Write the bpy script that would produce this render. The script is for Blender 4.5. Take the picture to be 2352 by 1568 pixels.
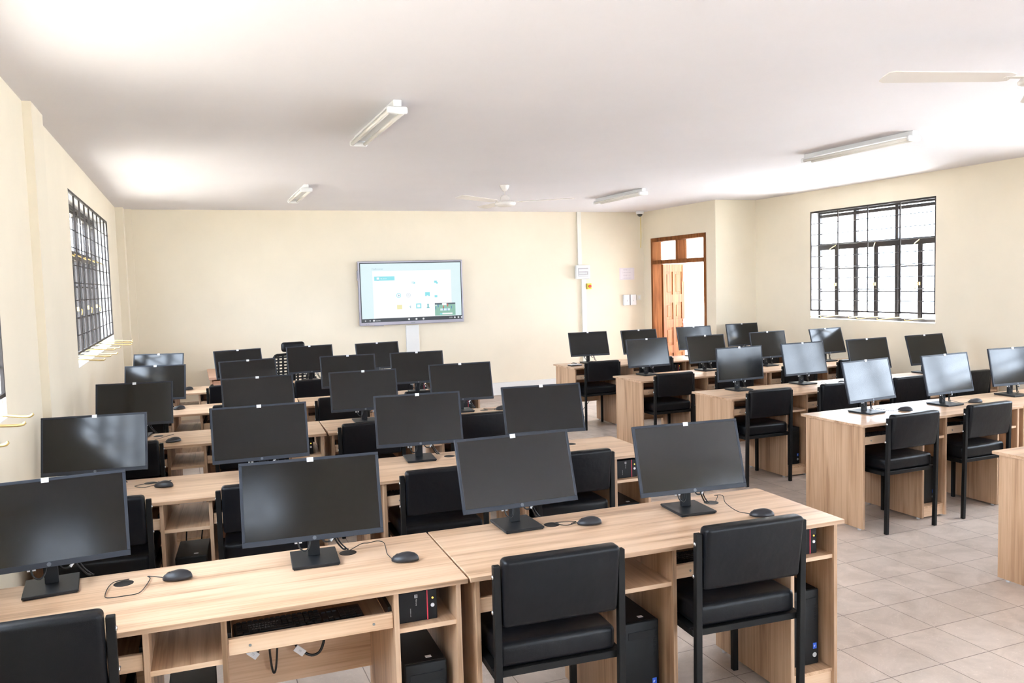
import bpy, bmesh, math, random
from mathutils import Vector, Matrix
PI = math.pi
random.seed(4)
S = bpy.context.scene
C = S.collection
for o in list(bpy.data.objects): bpy.data.objects.remove(o)

# ------------------------------------------------------------------ camera
F_PX, YAW, PITCH, ROLL = 1896.64, 0.37105, -0.07104, -0.02785
fw = Vector((math.sin(YAW)*math.cos(PITCH), math.cos(YAW)*math.cos(PITCH), math.sin(PITCH)))
rt = Vector((math.cos(YAW), -math.sin(YAW), 0)); up = rt.cross(fw)
r2 = rt*math.cos(ROLL) + up*math.sin(ROLL); u2 = up*math.cos(ROLL) - rt*math.sin(ROLL)
cam = bpy.data.cameras.new('camera'); co = bpy.data.objects.new('camera', cam); C.objects.link(co)
cam.sensor_width = 36; cam.lens = F_PX/2352*36; cam.clip_start = 0.05
M = Matrix.Identity(4)
for i in range(3):
    M[i][0] = r2[i]; M[i][1] = u2[i]; M[i][2] = -fw[i]
M[0][3], M[1][3], M[2][3] = 0, 0, 1.7937
co.matrix_world = M
S.camera = co

# ------------------------------------------------------------------ world, sun, exposure
S.view_settings.view_transform = 'Standard'; S.view_settings.look = 'None'
S.view_settings.gamma = 1; S.view_settings.use_curve_mapping = False
S.view_settings.exposure = 1.4
w = bpy.data.worlds.new('world'); S.world = w; w.use_nodes = True
bg = w.node_tree.nodes['Background']
bg.inputs[0].default_value = (0.81, 0.90, 1.08, 1); bg.inputs[1].default_value = 9.0
sun = bpy.data.lights.new('sun', 'SUN'); so = bpy.data.objects.new('sun', sun); C.objects.link(so)
sun.energy = 27; sun.angle = 0.02; sun.color = (1.0, 0.97, 0.96)
so.rotation_euler = (math.radians(-11), math.radians(9), 0)
XL, XR, XD, YF, YB, YS, ZC = -0.80, 7.56, 6.88, 11.71, -3.2, 9.75, 2.865
# openings: (y0, y1, z0, z1)
WIN_L = [(7.0, 10.2, 1.24, 2.59), (1.1, 4.33, 1.24, 2.59)]
WIN_R = [(6.70, 8.64, 1.22, 2.60), (1.7, 4.6, 1.22, 2.60), (-2.4, -.4, 1.22, 2.6)]  # last opening is unseen, added for more light from the right
WIN_B = [(-0.5, 0.05, 2.2, 2.78), (1.7, 4.2, 0.9, 2.25), (5.0, 7.4, 1.0, 2.6)]  # unseen back openings, added for room light and screen glare
DOOR = (9.98, 11.47, 0.0, 2.43)
def portal(loc, rot, sx, sy):
    l = bpy.data.lights.new('window_portal', 'AREA'); l.shape = 'RECTANGLE'; l.size = sx; l.size_y = sy
    l.cycles.is_portal = True
    o = bpy.data.objects.new('window_portal', l); C.objects.link(o); o.location = loc; o.rotation_euler = rot
for a in WIN_L: portal((XL-.24, (a[0]+a[1])/2, (a[2]+a[3])/2), (0, -PI/2, 0), a[3]-a[2], a[1]-a[0])
for a in WIN_R: portal((XR+.24, (a[0]+a[1])/2, (a[2]+a[3])/2), (0, PI/2, 0), a[3]-a[2], a[1]-a[0])
for a in WIN_B: portal(((a[0]+a[1])/2, YB-.24, (a[2]+a[3])/2), (PI/2, 0, 0), a[1]-a[0], a[3]-a[2])
portal((XD+.24, (DOOR[0]+DOOR[1])/2, 1.2), (0, PI/2, 0), 2.4, 1.5)

# ------------------------------------------------------------------ materials
def mat(name, col, rough=.5, metal=0, spec=.5, coat=0, emit=None, es=0):
    m = bpy.data.materials.new(name); m.use_nodes = True
    b = m.node_tree.nodes['Principled BSDF']
    b.inputs['Base Color'].default_value = (*col, 1); b.inputs['Roughness'].default_value = rough
    b.inputs['Metallic'].default_value = metal; b.inputs['Specular IOR Level'].default_value = spec
    b.inputs['Coat Weight'].default_value = coat
    if emit: b.inputs['Emission Color'].default_value = (*emit, 1); b.inputs['Emission Strength'].default_value = es
    return m
def N(m, t, **kw):
    n = m.node_tree.nodes.new(t)
    for k, v in kw.items():
        if k.startswith('i_'): n.inputs[k[2:].replace('_', ' ')].default_value = v
        else: setattr(n, k, v)
    return n
def Lk(m, a, b): m.node_tree.links.new(a, b)
def bsdf(m): return m.node_tree.nodes['Principled BSDF']
def ramp(m, fac, stops):
    r = N(m, 'ShaderNodeValToRGB'); Lk(m, fac, r.inputs[0]); e = r.color_ramp.elements
    while len(e) < len(stops): e.new(.5)
    for i, (p, c) in enumerate(stops): e[i].position = p; e[i].color = (*c, 1)
    return r.outputs[0]
def coords(m, scale, rnd=True, rot=(0, 0, 0), loc=(0, 0, 0)):
    tc = N(m, 'ShaderNodeTexCoord'); out = tc.outputs['Object']
    if rnd:
        oi = N(m, 'ShaderNodeObjectInfo'); mu = N(m, 'ShaderNodeVectorMath', operation='SCALE'); mu.inputs['Scale'].default_value = 1.37
        Lk(m, oi.outputs['Location'], mu.inputs[0])
        ad = N(m, 'ShaderNodeVectorMath', operation='ADD'); Lk(m, out, ad.inputs[0]); Lk(m, mu.outputs[0], ad.inputs[1]); out = ad.outputs[0]
    mp = N(m, 'ShaderNodeMapping'); mp.inputs['Scale'].default_value = scale; mp.inputs['Rotation'].default_value = rot; mp.inputs['Location'].default_value = loc
    Lk(m, out, mp.inputs[0]); return mp.outputs[0]
def bump(m, h, strength=.2, dist=.01):
    b = N(m, 'ShaderNodeBump'); b.inputs['Strength'].default_value = strength; b.inputs['Distance'].default_value = dist
    Lk(m, h, b.inputs['Height']); Lk(m, b.outputs[0], bsdf(m).inputs['Normal'])
def noise(m, vec, scale=5, detail=4, rough=.5, dist=0):
    n = N(m, 'ShaderNodeTexNoise'); n.inputs['Scale'].default_value = scale; n.inputs['Detail'].default_value = detail
    n.inputs['Roughness'].default_value = rough; n.inputs['Distortion'].default_value = dist
    Lk(m, vec, n.inputs['Vector']); return n.outputs['Fac']
def wood(name, axis, lo, mid, hi, rough=.42):
    m = mat(name, mid, rough)
    st = [26, 26, 26]; st[axis] = 1.1
    fine = [150, 150, 150]; fine[axis] = 2.6
    a = noise(m, coords(m, tuple(st)), 1.0, 4, .6, .6)
    b = noise(m, coords(m, tuple(fine)), 1.0, 2, .5)
    big = [7, 7, 7]; big[axis] = .6
    c = noise(m, coords(m, tuple(big)), 1.0, 3, .5, 1.6)
    s1 = N(m, 'ShaderNodeMath', operation='ADD'); Lk(m, a, s1.inputs[0]); Lk(m, c, s1.inputs[1])
    s2 = N(m, 'ShaderNodeMath', operation='MULTIPLY_ADD'); Lk(m, b, s2.inputs[0]); s2.inputs[1].default_value = .45; Lk(m, s1.outputs[0], s2.inputs[2])
    s3 = N(m, 'ShaderNodeMath', operation='MULTIPLY'); Lk(m, s2.outputs[0], s3.inputs[0]); s3.inputs[1].default_value = .41
    Lk(m, ramp(m, s3.outputs[0], [(.37, lo), (.465, mid), (.57, hi)]), bsdf(m).inputs['Base Color'])
    return m
WLO, WMID, WHI = (.40, .235, .135), (.60, .385, .235), (.72, .50, .335)
wood_top = wood('oak_laminate_lengthwise', 0, WLO, WMID, WHI, .33)
wood_side = wood('oak_laminate_upright_shaded', 2, (.36, .21, .118), (.55, .345, .205), (.66, .445, .285))  # desktop laminate with colours darkened for the shade on upright panels
wood_shelf = wood('oak_laminate_shelf_shaded', 1, (.36, .21, .118), (.55, .345, .205), (.66, .445, .285))  # same darkened laminate, shade inside the desks put into the colour
wood_pale = wood('pale_strip_laminate', 0, (.52, .33, .2), (.66, .45, .29), (.72, .52, .35))
wood_edge = wood('edge_banding', 0, (.20, .115, .06), (.40, .25, .15), (.56, .38, .25))
wood_edge_v = wood('edge_banding_upright', 2, (.20, .115, .06), (.42, .26, .155), (.56, .38, .25))
wood_red = wood('pinkish_desk_laminate', 0, (.55, .29, .18), (.66, .37, .24), (.72, .43, .30))
door_wood = wood('varnished_door_wood', 2, (.11, .033, .008), (.19, .063, .017), (.28, .105, .032), .6)
bsdf(door_wood).inputs['Specular IOR Level'].default_value = .12
def plaster(name, col, var=.04, sc=.9, rough=.7):
    m = mat(name, col, rough)
    n = noise(m, coords(m, (1, 1, 1), False), sc, 5, .6)
    c0 = tuple(x*(1-var) for x in col); c1 = tuple(min(1, x*(1+var)) for x in col)
    Lk(m, ramp(m, n, [(.3, c0), (.7, c1)]), bsdf(m).inputs['Base Color'])
    bump(m, noise(m, coords(m, (1, 1, 1), False), 14, 5), .08, .01)
    return m
wall_m = plaster('cream_wall_paint', (.84, .75, .59))
ceil_m = plaster('white_ceiling_paint', (.80, .775, .80), .03, .5, .8)
white_m = plaster('white_reveal_paint', (.80, .79, .76), .03)
def floor_mat():
    m = mat('beige_floor_tiles', (.6, .5, .42), .36)
    tc = N(m, 'ShaderNodeTexCoord'); mp = N(m, 'ShaderNodeMapping', vector_type='TEXTURE')
    mp.inputs['Location'].default_value = (2.8132, 3.0147, 0); mp.inputs['Rotation'].default_value = (0, 0, .0109)
    Lk(m, tc.outputs['Object'], mp.inputs[0])
    br = N(m, 'ShaderNodeTexBrick', offset=0.0, squash=1.0)
    br.inputs['Scale'].default_value = 1; br.inputs['Brick Width'].default_value = .30408; br.inputs['Row Height'].default_value = .30408
    br.inputs['Mortar Size'].default_value = .0028; br.inputs['Mortar Smooth'].default_value = .4; br.inputs['Bias'].default_value = 0
    br.inputs['Color1'].default_value = (.565, .48, .415, 1); br.inputs['Color2'].default_value = (.62, .53, .46, 1); br.inputs['Mortar'].default_value = (.26, .205, .165, 1)
    Lk(m, mp.outputs[0], br.inputs['Vector'])
    n = noise(m, mp.outputs[0], 4.2, 6, .62, 1.0)
    rr = ramp(m, n, [(.3, (.80, .78, .76)), (.62, (1.06, 1.05, 1.05))])
    mx = N(m, 'ShaderNodeMixRGB', blend_type='MULTIPLY'); mx.inputs[0].default_value = 1
    Lk(m, br.outputs['Color'], mx.inputs[1]); Lk(m, rr, mx.inputs[2])
    # fine pale veins
    v = noise(m, mp.outputs[0], 9, 3, .5, 2.5)
    vr = ramp(m, v, [(.49, (0, 0, 0)), (.5, (.09, .085, .08)), (.51, (0, 0, 0))])
    ad = N(m, 'ShaderNodeMixRGB', blend_type='ADD'); ad.inputs[0].default_value = 1
    Lk(m, mx.outputs[0], ad.inputs[1]); Lk(m, vr, ad.inputs[2])
    Lk(m, ad.outputs[0], bsdf(m).inputs['Base Color'])
    inv = N(m, 'ShaderNodeMath', operation='SUBTRACT'); inv.inputs[0].default_value = 1; Lk(m, br.outputs['Fac'], inv.inputs[1])
    bump(m, inv.outputs[0], .5, .002)
    return m
floor_m = floor_mat()
skirt_m = mat('skirting_tile', (.60, .50, .42), .4)
leather = mat('black_leatherette', (.004, .0045, .0062), .34, 0, .26)
_v = N(leather, 'ShaderNodeTexVoronoi'); _v.inputs['Scale'].default_value = 500; Lk(leather, coords(leather, (1, 1, 1), False), _v.inputs['Vector'])
_b1 = N(leather, 'ShaderNodeBump'); _b1.inputs['Strength'].default_value = .15; _b1.inputs['Distance'].default_value = .002; Lk(leather, _v.outputs[0], _b1.inputs['Height'])
_n1 = noise(leather, coords(leather, (1, 1, 1)), 9, 3)
_b2 = N(leather, 'ShaderNodeBump'); _b2.inputs['Strength'].default_value = .25; _b2.inputs['Distance'].default_value = .02; Lk(leather, _n1, _b2.inputs['Height']); Lk(leather, _b1.outputs[0], _b2.inputs['Normal']); Lk(leather, _b2.outputs[0], bsdf(leather).inputs['Normal'])
blackmetal = mat('black_painted_steel', (.006, .006, .006), .5, 0, .25)
blackplastic = mat('black_plastic', (.006, .006, .007), .42, 0, .25)
bezel_m = mat('slate_black_bezel', (.024, .028, .038), .45, 0, .3)
screen_m = mat('dark_lcd_glass', (.006, .0055, .0055), .12, 0, .44)
_n = noise(screen_m, coords(screen_m, (1, 1, 1)), 7, 6, .65, .8)
_r = N(screen_m, 'ShaderNodeMapRange'); _r.inputs['To Min'].default_value = .08; _r.inputs['To Max'].default_value = .17; Lk(screen_m, _n, _r.inputs[0]); Lk(screen_m, _r.outputs[0], bsdf(screen_m).inputs['Roughness'])
standm = mat('stand_black', (.014, .015, .017), .45, 0, .3)
mousem = mat('mouse_black', (.018, .018, .022), .4)
keym = mat('key_black', (.015, .015, .016), .35)
sticker = mat('white_sticker', (.85, .86, .88), .5)
stickergrey = mat('sticker_print', (.45, .47, .5), .5)
logo_m = mat('logo_dark', (.004, .004, .005), .3)
logo_l = mat('logo_letter', (.10, .11, .13), .35)
chrome = mat('bright_bolt', (.75, .76, .78), .22, 1)
rail_m = mat('black_zinc_runner', (.05, .05, .052), .35, .8)
redm = mat('red_stripe', (.55, .03, .06), .4)
led_o = mat('orange_led', (.9, .4, .05), .4, emit=(1, .45, .05), es=1.6)
silver = mat('silver_button', (.7, .7, .72), .3, .4)
bluem = mat('blue_badge', (.02, .10, .55), .4)
lettering = mat('grey_lettering', (.45, .45, .45), .5)
cable_m = mat('black_cable', (.01, .01, .01), .35)
whitepl = mat('white_plastic', (.82, .82, .82), .35)
offwhite = mat('cream_plastic', (.84, .81, .72), .45)
tube_m = mat('unlit_tube_glass', (.83, .80, .74), .18)
fan_m = mat('fan_enamel', (.80, .75, .70), .25)
tvgrey = mat('grey_display_frame', (.34, .32, .36), .35, .3)
tvblack = mat('display_black', (.01, .012, .015), .3)
gate_m = mat('dark_window_steel', (.030, .022, .019), .45)
brass = mat('brass_stay', (.72, .52, .22), .35, .7)
yellow_m = mat('yellow_box', (.85, .65, .08), .4)
red_b = mat('red_button', (.75, .07, .03), .35)
paper = mat('notice_paper', (.80, .74, .76), .6)
ink = mat('faint_ink', (.58, .52, .55), .7)
darkglass = mat('smoked_dome', (.05, .045, .035), .08)
greypl = mat('grey_part', (.22, .23, .22), .4)
footm = mat('pale_glide', (.65, .65, .66), .4)
pave_m = plaster('pale_bounce_ground', (.72, .70, .68), .08, 2)
meshm = mat('chair_mesh_black', (.01, .01, .011), .6)
glass_m = bpy.data.materials.new('window_glass'); glass_m.use_nodes = True
_t = glass_m.node_tree; _t.nodes.clear()
_o = _t.nodes.new('ShaderNodeOutputMaterial'); _mx = _t.nodes.new('ShaderNodeMixShader'); _tr = _t.nodes.new('ShaderNodeBsdfTransparent'); _gl = _t.nodes.new('ShaderNodeBsdfGlossy'); _fr = _t.nodes.new('ShaderNodeLayerWeight')
_gl.inputs['Roughness'].default_value = .02; _tr.inputs[0].default_value = (.95, .97, .96, 1); _fr.inputs[0].default_value = .12
_mp = _t.nodes.new('ShaderNodeMath'); _mp.operation = 'MULTIPLY_ADD'; _mp.inputs[1].default_value = .25; _mp.inputs[2].default_value = .03; _t.links.new(_fr.outputs['Facing'], _mp.inputs[0]); _t.links.new(_mp.outputs[0], _mx.inputs[0]); _t.links.new(_tr.outputs[0], _mx.inputs[1]); _t.links.new(_gl.outputs[0], _mx.inputs[2]); _t.links.new(_mx.outputs[0], _o.inputs[0])
def emit_mat(name, col, s):
    return mat(name, (.01, .01, .01), .3, emit=col, es=s*.68)

# ------------------------------------------------------------------ mesh helpers
class MB:
    """collects shapes in one bmesh; slot = material slot"""
    def __init__(s): s.bm = bmesh.new(); s.mats = []
    def slot(s, m):
        if m not in s.mats: s.mats.append(m)
        return s.mats.index(m)
    def _fin(s, verts, m, smooth=False):
        i = s.slot(m) if m else 0
        fs = {f for v in verts for f in v.link_faces}
        for f in fs: f.material_index = i; f.smooth = smooth
    def box(s, x0, x1, y0, y1, z0, z1, m=None, bev=0, mtx=None, seg=2, smooth=False):
        r = bmesh.ops.create_cube(s.bm, size=1)['verts']
        bmesh.ops.scale(s.bm, vec=(x1-x0, y1-y0, z1-z0), verts=r)
        bmesh.ops.translate(s.bm, vec=((x0+x1)/2, (y0+y1)/2, (z0+z1)/2), verts=r)
        if bev:
            es = list({e for v in r for e in v.link_edges})
            g = bmesh.ops.bevel(s.bm, geom=es, offset=bev, segments=seg, affect='EDGES', profile=.5)
            r = g['verts']
            r = list({v for f in g['faces'] for v in f.verts} | {v for v in r})
            seen = set(r); st = list(r)
            while st:
                v = st.pop()
                for e in v.link_edges:
                    o = e.other_vert(v)
                    if o not in seen: seen.add(o); st.append(o)
            r = list(seen)
        if mtx: bmesh.ops.transform(s.bm, matrix=mtx, verts=r)
        s._fin(r, m, smooth or (bev and seg > 2)); return r
    def cyl(s, p0, p1, r, m=None, n=16, r2=None, smooth=True):
        p0, p1 = Vector(p0), Vector(p1); d = p1-p0
        g = bmesh.ops.create_cone(s.bm, cap_ends=True, segments=n, radius1=r, radius2=r if r2 is None else r2, depth=d.length)['verts']
        q = Vector((0, 0, 1)).rotation_difference(d.normalized()).to_matrix().to_4x4()
        bmesh.ops.transform(s.bm, matrix=Matrix.Translation((p0+p1)/2) @ q, verts=g)
        s._fin(g, m, False)
        if smooth:
            for f in {f for v in g for f in v.link_faces}:
                if len(f.verts) == 4: f.smooth = True
        return g
    def lathe(s, prof, m=None, n=32, mtx=None):
        rings = []
        for r, z in prof:
            rings.append([s.bm.verts.new((r*math.cos(2*PI*k/n), r*math.sin(2*PI*k/n), z)) for k in range(n)] if r > 1e-6 else [s.bm.verts.new((0, 0, z))])
        for a, b in zip(rings, rings[1:]):
            for k in range(n):
                k2 = (k+1) % n
                if len(a) == 1 and len(b) == 1: continue
                if len(a) == 1: vs = [a[0], b[k2], b[k]]
                elif len(b) == 1: vs = [a[k], a[k2], b[0]]
                else: vs = [a[k], a[k2], b[k2], b[k]]
                s.bm.faces.new(vs)
        vs = [v for r in rings for v in r]
        if mtx: bmesh.ops.transform(s.bm, matrix=mtx, verts=vs)
        s._fin(vs, m, True); return vs
    def prism(s, pts, h, m=None, mtx=None):
        """polygon pts in XY extruded 0..h in Z"""
        a = [s.bm.verts.new((x, y, 0)) for x, y in pts]; b = [s.bm.verts.new((x, y, h)) for x, y in pts]
        n = len(pts)
        s.bm.faces.new(list(reversed(a))); s.bm.faces.new(b)
        for k in range(n): s.bm.faces.new([a[k], a[(k+1) % n], b[(k+1) % n], b[k]])
        if mtx: bmesh.ops.transform(s.bm, matrix=mtx, verts=a+b)
        s._fin(a+b, m); return a+b
    def tube(s, pts, r, m=None, n=8, sub=6):
        P = smoothpts([Vector(p) for p in pts], sub); rings = []
        prev = None
        for i, p in enumerate(P):
            t = (P[min(i+1, len(P)-1)]-P[max(i-1, 0)]).normalized()
            if prev is None:
                a = Vector((0, 0, 1)) if abs(t.z) < .9 else Vector((1, 0, 0))
                nrm = t.cross(a).normalized()
            else:
                nrm = (prev - t*prev.dot(t)).normalized()
            prev = nrm; bn = t.cross(nrm)
            rings.append([s.bm.verts.new(p + nrm*r*math.cos(2*PI*k/n) + bn*r*math.sin(2*PI*k/n)) for k in range(n)])
        for a, b in zip(rings, rings[1:]):
            for k in range(n): s.bm.faces.new([a[k], a[(k+1) % n], b[(k+1) % n], b[k]])
        s.bm.faces.new(list(reversed(rings[0]))); s.bm.faces.new(rings[-1])
        vs = [v for q in rings for v in q]; s._fin(vs, m, True); return vs
    def text(s, body, size, m, mtx, align='LEFT', extr=.0002):
        c = bpy.data.curves.new('t', 'FONT'); c.body = body; c.size = size; c.extrude = extr; c.align_x = align
        o = bpy.data.objects.new('t', c); C.objects.link(o)
        bpy.context.view_layer.update()
        me = bpy.data.meshes.new_from_object(o.evaluated_get(bpy.context.evaluated_depsgraph_get()))
        me.transform(mtx); i = s.slot(m); n0 = len(s.bm.faces)
        s.bm.from_mesh(me); s.bm.faces.ensure_lookup_table()
        for f in s.bm.faces[n0:]: f.material_index = i
        bpy.data.objects.remove(o); bpy.data.meshes.remove(me); bpy.data.curves.remove(c)
    def build(s, name, m=None, parent=None, loc=None, rot=None):
        bmesh.ops.recalc_face_normals(s.bm, faces=s.bm.faces)
        me = bpy.data.meshes.new(name); s.bm.to_mesh(me); s.bm.free()
        for x in (s.mats or [m]): me.materials.append(x)
        o = bpy.data.objects.new(name, me); C.objects.link(o)
        if parent: o.parent = parent
        if loc is not None: o.location = loc
        if rot is not None: o.rotation_euler = rot
        return o
def smoothpts(P, sub):
    if len(P) < 3 or sub <= 1: return P
    Q = [P[0]*2-P[1]] + P + [P[-1]*2-P[-2]]; out = []
    for i in range(1, len(Q)-2):
        p0, p1, p2, p3 = Q[i-1:i+3]
        for k in range(sub):
            t = k/sub
            out.append(.5*((2*p1)+(p2-p0)*t+(2*p0-5*p1+4*p2-p3)*t*t+(3*p1-p0-3*p2+p3)*t**3))
    out.append(P[-1]); return out
def box(name, a, m, parent=None, bev=0, **k):
    b = MB(); b.box(*a, m, bev); return b.build(name, m, parent, **k)
def empty(name, loc=(0, 0, 0), rz=0):
    o = bpy.data.objects.new(name, None); C.objects.link(o); o.location = loc; o.rotation_euler = (0, 0, rz); o.empty_display_size = .05; return o
def tag(o, label, cat, group=None):
    o['label'] = label; o['category'] = cat
    if group: o['group'] = group
    return o
def struct(o): o['kind'] = 'structure'; return o
def dup(o, parent=None, skip=None):
    c = o.copy(); C.objects.link(c)
    if parent: c.parent = parent
    for ch in list(o.children):
        if skip and ch.name.startswith(skip): continue
        dup(ch, c)
    return c
def rotz(a): return Matrix.Rotation(a, 4, 'Z')
RX90 = Matrix.Rotation(PI/2, 4, 'X')    # XY drawing -> facing -Y

# ------------------------------------------------------------------ room shell
T = .2
box_ = MB(); box_.box(XL-T, XR+T, YB-T, YF+T, -.1, 0); struct(box_.build('floor', floor_m))
b = MB(); b.box(XL-T, XR+T, YB-T, YS+T, ZC, ZC+.15); b.box(XL-T, XD+T, YS+T, YF+T, ZC, ZC+.15); struct(b.build('ceiling', ceil_m))
def wall_with_openings(name, axis, c0, c1, a0, a1, ops, m):
    """axis 'x': wall plane of constant x between c0..c1, running along y a0..a1"""
    b = MB()
    def put(u0, u1, z0, z1):
        if u1-u0 < 1e-4 or z1-z0 < 1e-4: return
        if axis == 'x': b.box(c0, c1, u0, u1, z0, z1)
        else: b.box(u0, u1, c0, c1, z0, z1)
    cur = a0
    for (u0, u1, z0, z1) in sorted(ops):
        put(cur, u0, 0, ZC); put(u0, u1, 0, z0); put(u0, u1, z1, ZC); cur = u1
    put(cur, a1, 0, ZC)
    return struct(b.build(name, m))
wall_with_openings('wall_left', 'x', XL-T, XL, YB, YF, WIN_L, wall_m)
wall_with_openings('wall_right', 'x', XR, XR+T, YB, YS+T, WIN_R, wall_m)
wall_with_openings('wall_right_entrance', 'x', XD, XD+T, YS+T, YF, [(DOOR[0], DOOR[1], 0, DOOR[3])], wall_m)
b = MB(); b.box(XD, XR, YS, YS+T, 0, ZC); struct(b.build('wall_right_return', wall_m))
wall_with_openings('wall_far', 'y', YF, YF+T, XL-T, XD+T, [], wall_m)
wall_with_openings('wall_back', 'y', YB-T, YB, XL-T, XR+T, WIN_B, wall_m)
box('trim_1', (XL, XL+.045, 5.27, 5.66, 0, ZC), wall_m)['kind'] = 'structure'
b = MB(); b.box(XL, XL+.09, 11.42, YF, 0, ZC); b.box(XL+.09, XL+.17, 11.66, YF, 0, ZC); struct(b.build('trim_2', wall_m))
struct(box('baseboard_far', (XL+.17, XD, YF-.012, YF, 0, .095), skirt_m))
struct(box('baseboard_left', (XL, XL+.012, -3, 5.27, 0, .095), skirt_m))
struct(box('baseboard_left', (XL, XL+.012, 5.66, 11.42, 0, .095), skirt_m))
struct(box('baseboard_right', (XR-.012, XR, -3, YS, 0, .095), skirt_m))
# outdoors
struct(box('pale_bounce_ground', (XL-T, 40, -30, 40, -.35, -.15), pave_m))  # unseen ground, put in pale to bounce sunlight up to the ceiling
struct(box('dimming_ground_left', (-30, XL-T, -30, 40, -.35, -.15), plaster('dimming_ground_left', (.27, .24, .19), .1, 2)))  # unseen ground, made dark to cut light bounced through the left windows

# ------------------------------------------------------------------ windows
def window(name, x_in, side, y0, y1, z0, z1, ncol, stays=True, seed=1, wall='x'):
    """side=+1: outdoors towards +x. local u along the wall, v outwards"""
    rnd = random.Random(seed)
    root = empty(name, (0, 0, 0)); struct(root)
    W = y1-y0; H = z1-z0
    if wall == 'x':
        MT = Matrix(((0, side, 0, x_in), (1, 0, 0, y0), (0, 0, 1, z0), (0, 0, 0, 1)))
    else:
        MT = Matrix(((1, 0, 0, y0), (0, -1, 0, x_in), (0, 0, 1, z0), (0, 0, 0, 1)))
    def B(b, u0, u1, v0, v1, a, c, m=None, bev=0): b.box(u0, u1, v0, v1, a, c, m, bev, mtx=MT)
    f = .035; v0, v1 = .13, .165
    tr = H*.66
    b = MB()
    B(b, 0, W, v0, v1, 0, f); B(b, 0, W, v0, v1, H-f, H); B(b, 0, f, v0, v1, f, H-f); B(b, W-f, W, v0, v1, f, H-f)
    B(b, f, W-f, v0-.01, v1, tr-.03, tr+.03)
    cols = [W*k/ncol for k in range(1, ncol)]
    for c in cols: B(b, c-.022, c+.022, v0-.012, v1, f, H-f)
    b.build('window_frame', gate_m, root)
    edges = [0]+cols+[W]
    # casements below, hoppers above
    for k in range(ncol):
        a, c = edges[k]+.024, edges[k+1]-.024
        b = MB(); mid = (a+c)/2
        B(b, mid-.02, mid+.02, v0-.006, v1-.003, f, tr-.03)
        for q in (.38, .7): B(b, a, c, v0+.012, v0+.022, (tr)*q-.007, (tr)*q+.007)
        for (p, q) in ((a, mid-.02), (mid+.02, c)):
            B(b, p, p+.012, v0+.002, v1-.006, f, tr-.03); B(b, q-.012, q, v0+.002, v1-.006, f, tr-.03)
        b.build('casement', gate_m, root)
        b = MB(); B(b, a, c, v0+.014, v0+.018, tr+.03, H-f); B(b, a, c, v0+.014, v0+.018, f, tr-.03)
        b.build('glass_pane', glass_m, root)
        b = MB(); B(b, a, c, v0-.004, v1+.02, H-f-.05, H-f-.012); B(b, a, c, v0, v1, tr+.03, tr+.05)
        b.build('vent_sash', gate_m, root)
        b = MB(); B(b, mid-.012, mid+.012, v0-.028, v0-.006, tr*.46, tr*.5)
        b.tube([MT @ Vector((mid, v0-.028, tr*.48)), MT @ Vector((mid+.02, v0-.045, tr*.47)), MT @ Vector((mid+.03, v0-.04, tr*.42))], .005)
        b.build('window_handle', brass, root)
    # burglar grille on the inner face
    b = MB(); g = .0
    B(b, 0, W, g, g+.014, H-.022, H); B(b, 0, W, g, g+.014, .10, .118); B(b, 0, .016, g, g+.014, .10, H); B(b, W-.016, W, g, g+.014, .10, H)
    nb = 2*ncol-2 if ncol <= 3 else 9
    nv = {3: 4}.get(ncol, 9)
    for k in range(1, nv):
        u = W*k/nv; wd = .007 if k % 4 else .016
        B(b, u-wd, u+wd, g, g+.012, .10, H)
    for k in range(1, 9):
        z = .10+(H-.12)*k/9
        b.cyl(MT @ Vector((0, g+.014, z)), MT @ Vector((W, g+.014, z)), .0045, n=6)
    b.build('security_grille', gate_m, root)
    if stays:
        for k in range(2*ncol):
            u = W*(k+.5)/(2*ncol); L = rnd.uniform(.14, .24); du = rnd.uniform(-.12, .12)
            b = MB()
            b.tube([MT @ Vector((u, v0-.004, .045)), MT @ Vector((u+du*.5, v0-.11, .05)), MT @ Vector((u+du, v0-.10-L, .035)), MT @ Vector((u+du*1.1, v0-.13-L, .045))], .0065, n=6)
            b.build('window_stay', brass, root)
        for k in range(ncol):
            u = W*(k+.5)/ncol; du = rnd.uniform(-.15, .15)
            b = MB(); b.tube([MT @ Vector((u, v0-.01, tr+.02)), MT @ Vector((u+du*.6, v0-.07, tr-.01)), MT @ Vector((u+du*.9, v0-.10, tr-.03))], .0055, n=6)
            b.build('window_stay', brass, root)
    # white reveal lining and sill
    b = MB(); t = .004
    B(b, 0, W, .0, v0, 0, t); B(b, 0, W, .014, v0, H-t, H); B(b, 0, t, .016, v0, t, H-t); B(b, W-t, W, .016, v0, t, H-t)
    b.build('window_reveal', white_m, root)
    return root
window('window_1', XL, -1, *WIN_L[0], 4, seed=3)
window('window_2', XL, -1, *WIN_L[1], 4, seed=8)
window('window_3', XR, 1, *WIN_R[0], 3, seed=5)
window('window_4', XR, 1, *WIN_R[1], 3, seed=6)
window('added_window_8', XR, 1, *WIN_R[2], 3, False)  # unseen window added to light the room from the right
window('added_window_5', YB, -1, *WIN_B[0], 1, False, wall='y')  # unseen high vent, added and shaped for glare on the nearest screens
window('added_window_6', YB, -1, *WIN_B[1], 3, False, wall='y')  # unseen window added to brighten the ceiling near the camera
window('added_window_7', YB, -1, *WIN_B[2], 3, False, wall='y')  # unseen window added for more light from behind the camera

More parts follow.
